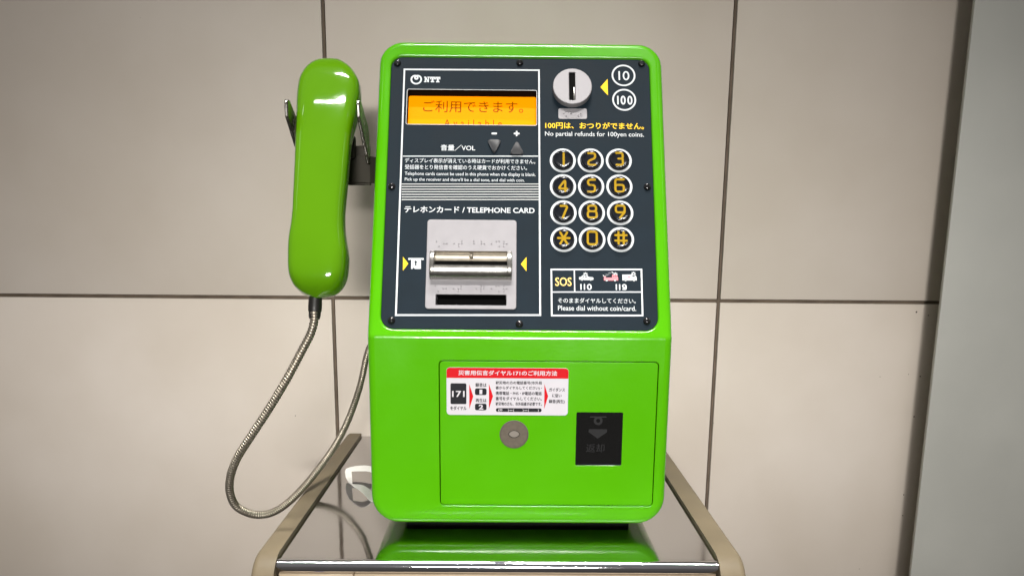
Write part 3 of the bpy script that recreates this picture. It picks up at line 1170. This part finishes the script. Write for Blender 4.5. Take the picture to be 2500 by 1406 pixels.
for u, v in G['cbrd']:
    lathe(bm, [(0.8, FW + 0.5), (0.7, FW + 0.9), (0.4, FW + 1.15), (0, FW + 1.2)], u, v, 10)
obj('braille_label', bm, 'silver', phone, MP)

# ---- card reader
CW = FW + 1.3
bm, _ = plate((CP[0], CP[1], CP[2], CP[3], 3.2), [(-83.9, -13.1, 68.4, 85.0, 0.6, 4), G['slot2'] + (0.9, 16.0, 0.4)],
              thick=2.4, fo=0.6, seg=3, top=CW)
for u, v in G['br1'] + G['br2']:
    lathe(bm, [(0.75, CW), (0.66, CW + 0.4), (0.38, CW + 0.65), (0, CW + 0.72)], u, v, 8)
a, b, c = G['tri']
stroke(bm, [a, b, c], 0.5, CW + 0.1, closed=True)
reader = obj('card_reader', bm, 'silver', phone, MP, smooth=30)
bm = bmesh.new()
x0, x1, y0, y1 = G['slot2']
for P in ([(x0 - 1, y0 - 1), (x1 + 1, y0 - 1), (x1 + 1, y1 + 1), (x0 - 1, y1 + 1)],):
    flat_poly(bm, P, CW - 15.5)
# dark liner of the return slot
for (a0, a1, b0, b1) in ((x0 + .05, x1 - .05, y1 - .05, y1 - .05), (x0 + .05, x1 - .05, y0 + .05, y0 + .05)):
    vs = [bm.verts.new(p) for p in ((a0, b0, CW - 0.9), (a1, b0, CW - 0.9), (a1, b1, CW - 15.4), (a0, b1, CW - 15.4))]
    bm.faces.new(vs)
obj('return_slot', bm, 'recess', reader, MP, flat=True)


def extrude_u(bm, prof, u0, u1, mi=0, bevel=0.0):
    """profile in (v, w) run from u0 to u1"""
    a = [bm.verts.new((u0, v, w)) for v, w in prof]
    b = [bm.verts.new((u1, v, w)) for v, w in prof]
    n = len(prof)
    fs = [bm.faces.new(a), bm.faces.new(b[::-1])]
    for i in range(n):
        fs.append(bm.faces.new((a[i], b[i], b[(i + 1) % n], a[(i + 1) % n])))
    for f in fs:
        f.material_index = mi
    bmesh.ops.recalc_face_normals(bm, faces=fs)
    if bevel:
        es = [e for e in (list(fs[0].edges) + list(fs[1].edges))]
        bmesh.ops.bevel(bm, geom=list(set(es)), offset=bevel, segments=2, affect='EDGES', profile=0.5)


def dome(v):
    t = (v - 71.6) / 14.6
    return CW + 10.5 * max(0.0, 1 - abs(t) ** 2.6) ** (1 / 2.2)


bm = bmesh.new()
N = 18
full = [(57.2 + (86.0 - 57.2) * k / N, dome(57.2 + (86.0 - 57.2) * k / N)) for k in range(N + 1)]
full = [(57.2, CW + 0.05)] + full[0:] + [(86.0, CW + 0.05)]
extrude_u(bm, full, -88.1, -83.8, bevel=0.35)
extrude_u(bm, full, -13.2, -8.5, bevel=0.35)
lip = [(57.2, CW + 0.05)] + [(57.2 + (68.4 - 57.2) * k / 12, dome(57.2 + (68.4 - 57.2) * k / 12)) for k in range(13)] + [(68.7, dome(68.4) - 0.6), (68.7, CW - 3.5), (66, CW - 3.5), (66, CW + 0.05)]
extrude_u(bm, lip, -83.8, -13.2)
top = [(85.7, CW + 2.4), (86.0, CW + 0.05), (86.0, CW - 8)] + [(77.6, CW - 8), (77.6, CW - 3)]
top += [(77.6 + 8.1 * math.sin(math.pi / 2 * k / 8), CW - 3 + 5.6 * (1 - math.cos(math.pi / 2 * k / 8))) for k in range(1, 9)]
extrude_u(bm, top, -83.8, -13.2, mi=1)
extrude_u(bm, [(68.7, CW - 2.4), (70.7, CW - 2.8), (70.7, CW - 8), (68.7, CW - 8)], -83.8, -13.2, mi=1)
for uu in (-66.5, -31.5):
    lathe(bm, [(1.6, CW - 3.6), (1.5, CW - 1.6), (0, CW - 1.5)], uu, 70.2, 12, mi=1)
lathe(bm, [(1.9, CW - 3), (1.8, CW + 1.0), (1.2, CW + 2.0), (0, CW + 2.3)], -48.2, 81.0, 16, mi=1)
obj('slot_housing', bm, ['satin', 'nickel'], reader, MP, smooth=35)
bm = bmesh.new()
flat_poly(bm, [(-83.7, 70.6), (-13.3, 70.6), (-13.3, 77.7), (-83.7, 77.7)], CW - 4.6)
obj('card_slot', bm, 'recess', reader, MP, flat=True)

# ---- face plate screws
for u, v in G['screws']:
    bm = bmesh.new()
    lathe(bm, [(3.7, FW), (3.65, FW + 0.7), (3.2, FW + 1.5), (2.3, FW + 2.1), (1.3, FW + 2.4), (1.1, FW + 1.9), (0, FW + 1.9)], u, v, 24)
    obj('screw', bm, 'screw', phone, MP, smooth=50)

# ---- service door in the lower front
WN = (55.6, 101.2, 73.0, 127.0, 1.6)
bm, _ = plate((-78.3 + 0.75, 134.1 - 0.75, 30.7 + 0.75, 177.3 - 0.75, 3.9), [WN + (0.5, 0.12)], thick=6, fo=0.7, seg=3, top=-0.15)
for cx_, wd_ in ((69.5, 2.0), (85.0, 1.1), (88.2, 2.6), (93.0, 1.4)):   # paint chipped off the lower edge
    flat_poly(bm, [(cx_, 31.45), (cx_ + wd_, 31.45), (cx_ + wd_ * .7, 32.1), (cx_ + wd_ * .3, 31.9)], -0.05, 1)
door = obj('service_door', bm, ['green', 'recess'], phone, MF, smooth=25)
bm = bmesh.new()
flat_poly(bm, [(WN[0] - 1, WN[2] - 1), (WN[1] + 1, WN[2] - 1), (WN[1] + 1, WN[3] + 1), (WN[0] - 1, WN[3] + 1)], -0.45, 0)
cx = 77.0
zf = -0.40
annulus(bm, cx, 118.5, 2.0, 4.4, zf, 28, 1)
stroke(bm, [(cx - 7.5, 122.3), (cx + 7.5, 122.3)], 1.2, zf + .02, mi=1)
flat_poly(bm, [(cx - 9, 110), (cx + 9, 110), (cx + 9, 107), (cx, 100.5), (cx - 9, 107)], zf, 1)
text(bm, '返却', (cx - 11, cx + 7, 86.5, 95.0), zf, 0.0, 1)
obj('return_window', bm, ['glass', 'faint_ink'], door, MF, flat=True)
bm = bmesh.new()
lx, lz = -5.1, 104.3
lathe(bm, [(14.2, -0.1), (14.2, 0.15), (13.9, 0.35), (13.5, 0.4), (13.4, 0.15), (13.3, 0.3), (7.0, 0.34), (0, 0.34)], lx, lz, 56)
eye = [(lx + 5.6 * math.cos(t), lz + 0.4 + 3.7 * math.sin(t) * (0.55 + 0.45 * abs(math.sin(t)))) for t in [2 * math.pi * k / 32 for k in range(32)]]
stroke(bm, eye, 0.45, 0.55, closed=True, mi=1)
flat_poly(bm, [(lx + (x - lx) * .86, lz + .4 + (z - lz - .4) * .86) for x, z in eye], 0.46, 2)
obj('lock', bm, ['lock', 'black_ink', 'lock_eye'], door, MF, smooth=30)

# ---- notice on the door
bm, _ = plate((-70.9, 47.0, 123.6, 170.5, 3.4), [], thick=0.35, fo=0.1, seg=1, top=0.25)
ST = 0.32


def strike(s, k_):
    b_ = G[k_]
    text(bm, s, (b_[0], b_[1] - 0.16, b_[2], b_[3]), ST, 0.008, 2)
    text(bm, s, (b_[0] + 0.16, b_[1], b_[2] - 0.05, b_[3] - 0.05), ST + 0.02, 0.008, 2)


rx = rr(-70.8, 46.9, 160.3, 170.4, (0.05, 0.05, 3.3, 3.3), seg=6)
flat_poly(bm, rx, ST, 1)
text(bm, '災害用伝言ダイヤル171のご利用方法', G['st_title'], ST + 0.04, 0.022, 0)
flat_poly(bm, rr(*G['st_171b'], 1.2, seg=4), ST, 2)
text(bm, '171', G['st_171'], ST + 0.04, 0.02, 0)
strike('をダイヤル', 'st_wo')
for t in G['st_tris']:
    flat_poly(bm, t, ST, 1)
strike('録音は', 'st_roku')
strike('再生は', 'st_sai')
for kb, kt, s in (('st_b1', 'st_1', '1'), ('st_b2', 'st_2', '2')):
    flat_poly(bm, rr(*G[kb], 1.7, seg=4), ST, 2)
    text(bm, s, G[kt], ST + 0.04, 0.03, 0)
for k, s in enumerate(('被災地の方の電話番号(市外局', '番からダイヤルしてください)・', '携帯電話・PHS・IP電話の電話', '番号をダイヤルしてください。', '被災地の方も、市外局番が必要です。')):
    strike(s, 'st_l%d' % (k + 1))
flat_poly(bm, rr(*G['st_bar'], 1.6, seg=4), ST, 2)
x0, x1, y0, y1 = G['st_bart']
wd = x1 - x0
for a0, a1, s in ((0, .10, '(0'), (.235, .26, ')'), (.275, .355, '−'), (.37, .395, '('), (.60, .625, ')'), (.64, .72, '−'), (.735, .76, '('), (.975, 1, ')')):
    bxx = (x0 + a0 * wd, x0 + a1 * wd, y0, y1)
    if s == '−':
        flat_poly(bm, rr(bxx[0], bxx[1], (y0 + y1) / 2 - 0.28, (y0 + y1) / 2 + 0.28, 0.1, seg=2), ST + 0.04, 0)
    else:
        text(bm, s, bxx, ST + 0.04, 0.01, 0)
strike('ガイダンス', 'st_r1')
strike('に従い', 'st_r2')
strike('録音(再生)', 'st_r3')
obj('notice_sticker', bm, ['sticker', 'red_ink', 'black_ink'], door, MF, flat=True)

# ---- cradle bracket on the side of the housing
bm = bmesh.new()


def yz_plate(bm, P, x0, x1, bevel=0.0007, mi=0):
    a = [bm.verts.new((x0, y, z)) for y, z in P]
    b = [bm.verts.new((x1, y, z)) for y, z in P]
    n = len(P)
    fs = [bm.faces.new(a), bm.faces.new(b[::-1])]
    for i in range(n):
        fs.append(bm.faces.new((a[i], b[i], b[(i + 1) % n], a[(i + 1) % n])))
    for f in fs:
        f.material_index = mi
    bmesh.ops.recalc_face_normals(bm, faces=fs)
    bmesh.ops.bevel(bm, geom=list({e for f in fs for e in f.edges}), offset=bevel, segments=2, affect='EDGES', profile=0.5)


hook = [(0.048, 0.419), (0.050, 0.4225), (0.056, 0.423), (0.074, 0.413), (0.092, 0.404), (0.100, 0.385), (0.104, 0.366), (0.092, 0.366), (0.0865, 0.374), (0.052, 0.403), (0.048, 0.406)]
yz_plate(bm, hook, -0.2288, -0.2254, 0.0009, 1)
yz_plate(bm, hook, -0.1595, -0.1561, 0.0009, 1)
box3(bm, -0.2285, -0.1564, 0.101, 0.104, 0.345, 0.385, bevel=0.0008)
box3(bm, -0.181, -0.1705, 0.088, 0.101, 0.372, 0.394, bevel=0.0015)
# arm: across behind the handset, then bent back to the housing
for P in ([(-0.205, 0.098), (-0.1565, 0.098), (-0.1435, 0.120), (-0.1435, 0.126), (-0.1585, 0.103), (-0.205, 0.103)],):
    lo_, hi_ = 0.3475, 0.3745
    a = [bm.verts.new((x, y, lo_)) for x, y in P]
    b = [bm.verts.new((x, y, hi_)) for x, y in P]
    n = len(P)
    fs = [bm.faces.new(a), bm.faces.new(b[::-1])]
    for i in range(n):
        fs.append(bm.faces.new((a[i], b[i], b[(i + 1) % n], a[(i + 1) % n])))
    bmesh.ops.recalc_face_normals(bm, faces=fs)
    bmesh.ops.bevel(bm, geom=list({e for f in fs for e in f.edges}), offset=0.0007, segments=2, affect='EDGES', profile=0.5)
obj('cradle', bm, ['dark_metal', 'prong'], phone, flat=True)

# ================================================================== handset with its armoured cord
hand = thing('telephone_handset', 'glossy green handset hanging in its cradle, trailing a steel cord', 'handset', (-0.197, 0.02, 0.245))
HS = [(36.0, -195.6, -195.3)] + G['handset'][::-1] + [(291.2, -198.5, -198.2)]
HS = [(v if v < 250 else 250 + (v - 250) * 1.11, l, r) for v, l, r in HS]
V0, V1 = HS[0][0], HS[-1][0]
left = [(v, l) for v, l, r in HS]
rgt = [(v, r) for v, l, r in HS]
FRONT = [(36.4, 6), (40, 13), (46, 18), (54, 21.5), (70, 24.5), (95, 27), (130, 28.2), (165, 28), (200, 27), (225, 25.2), (245, 22.2), (262, 18), (275, 13.5), (284, 8.5), (289, 3.5), (291.2, -2)]
BACK = [(36.4, 4), (40, -8), (46, -14), (60, -19), (82, -20), (100, -10), (118, -3), (160, -2), (200, -3), (212, -8), (225, -18), (250, -20), (270, -19), (284, -14), (291.2, -4)]


def smooth_tab(tab, vs, it=3):
    ys = [interp(tab, v) for v in vs]
    for _ in range(it):
        ys = [ys[0]] + [(ys[i - 1] + 2 * ys[i] + ys[i + 1]) / 4 for i in range(1, len(ys) - 1)] + [ys[-1]]
    return ys


FRONT = [(v if v < 250 else 250 + (v - 250) * 1.11, w) for v, w in FRONT]
BACK = [(v if v < 250 else 250 + (v - 250) * 1.11, w) for v, w in BACK]
nv_ = 90
vs_ = [V0 + (V1 - V0) * (0.5 - 0.5 * math.cos(math.pi * k / nv_)) for k in range(nv_ + 1)]
Ls, Rs, Fs, Bs = (smooth_tab(t, vs_, i) for t, i in ((left, 2), (rgt, 2), (FRONT, 8), (BACK, 6)))
bm = bmesh.new()
seg = 48
rings = []
for v, l, r, f, b in zip(vs_, Ls, Rs, Fs, Bs):
    cu_, a = (l + r) / 2, max((r - l) / 2, 0.05)
    ring_ = []
    for k in range(seg):
        t = 2 * math.pi * k / seg
        ct, st_ = math.cos(t), math.sin(t)
        n_ = 4.4 if st_ > 0 else 2.7
        rad = (abs(ct) ** n_ + abs(st_) ** n_) ** (-1 / n_)
        mid = f * 0.35 + b * 0.65 if f > b else (f + b) / 2
        mid = (f + b) / 2 - 1.5
        hgt = (f - mid) if st_ > 0 else (mid - b)
        ring_.append(bm.verts.new((cu_ + a * ct * rad, v, mid + max(hgt, 0.05) * st_ * rad)))
    rings.append(ring_)
for a, b in zip(rings, rings[1:]):
    bridge(bm, a, b)
bm.faces.new(rings[0][::-1])
bm.faces.new(rings[-1])
bmesh.ops.recalc_face_normals(bm, faces=bm.faces)
obj('handle', bm, 'green_plastic', hand, MP, smooth=60)

cordP = [(-199.0, 13, 222), (-199.3, 12.0, 213.0), (-202.8, 10, 200.5), (-211.4, 5, 183.2), (-224.9, 0, 157.9), (-244.2, 0, 127.3), (-262.7, 0, 100.4), (-279.4, 5, 75.9), (-289.6, 12, 54.4),
         (-293.6, 20, 34.2), (-290.6, 30, 16.0), (-277.1, 45, 2.2), (-263.7, 65, -1.8), (-250.3, 90, 4.2), (-236.7, 130, 17.7), (-220.9, 170, 39.7), (-208.8, 200, 66.3), (-198.2, 225, 102.7), (-190.2, 235, 140.5), (-184, 240, 157), (-172, 244, 172), (-146, 247, 180)]
pth = catmull([Vector(p) / 1000 for p in cordP], 40)
# resample evenly: five rings to every turn of the armour
dist = [0.0]
for a, b in zip(pth, pth[1:]):
    dist.append(dist[-1] + (b - a).length)
pitch = 0.0028
PER = 5
total = dist[-1]
ns = int(total / pitch * PER)
res_, j = [], 0
for i in range(ns + 1):
    d = total * i / ns
    while j < len(dist) - 2 and dist[j + 1] < d:
        j += 1
    t = (d - dist[j]) / max(dist[j + 1] - dist[j], 1e-9)
    res_.append(pth[j].lerp(pth[j + 1], t))
shape = [0.84, 0.985, 1.0, 1.0, 0.985]
rad_ = [0.0042 * shape[i % PER] for i in range(ns + 1)]
bm = bmesh.new()
tube(bm, res_, rad_, 16)
cord = obj('cord', bm, 'nickel', hand, smooth=25)
bm = bmesh.new()
ax = [Vector((-198.6, 21, 243)) / 1000, Vector((-199.3, 13.5, 214.2)) / 1000]
prof = [(0.0, 6.3), (0.10, 6.3), (0.60, 6.5), (0.72, 6.4), (0.76, 5.75), (0.90, 5.6), (0.97, 5.2), (1.0, 4.4)]
tube(bm, [ax[0].lerp(ax[1], t) for t, r in prof], [r / 1000 for t, r in prof], 28)
obj('cord_sleeve', bm, 'rubber', cord, smooth=40)

# ================================================================== slip of paper left on the steel
bm = bmesh.new()
outl = [(-209.5, 181), (-206, 186), (-199, 190), (-188, 189.5), (-176, 184), (-166, 168), (-158, 130), (-158, 92), (-167, 90.5), (-176, 99), (-186, 112), (-195.5, 128), (-203, 148), (-208, 168)]
hole = [(-200, 168), (-168.5, 164), (-166.5, 116), (-190, 122.5)]


def slipz(x, y):
    return 8.5 + 2.4 * math.sin((x + 210) / 50 * 2.2) - 0.028 * max(0, x + 182) ** 2 + 0.7 * math.sin(y / 22)


ov = [bm.verts.new((x, y, 0)) for x, y in outl]
hv = [bm.verts.new((x, y, 0)) for x, y in hole]
es = [bm.edges.new((L_[i], L_[(i + 1) % len(L_)])) for L_ in (ov, hv) for i in range(len(L_))]
bmesh.ops.triangle_fill(bm, edges=es, use_beauty=True, normal=(0, 0, 1))
bmesh.ops.subdivide_edges(bm, edges=bm.edges[:], cuts=6, use_grid_fill=True)
for v in bm.verts:
    v.co.z = max(0.4, slipz(v.co.x, v.co.y))
ext = bmesh.ops.extrude_face_region(bm, geom=bm.faces[:])
for g in ext['geom']:
    if isinstance(g, bmesh.types.BMVert):
        g.co.z += 0.35
bmesh.ops.recalc_face_normals(bm, faces=bm.faces)
slip = obj('paper_slip', bm, 'paper', None, Matrix.Scale(0.001, 4), smooth=50)
tag(slip, 'curled white paper slip with a rectangular cut-out on the steel shelf', 'paper')
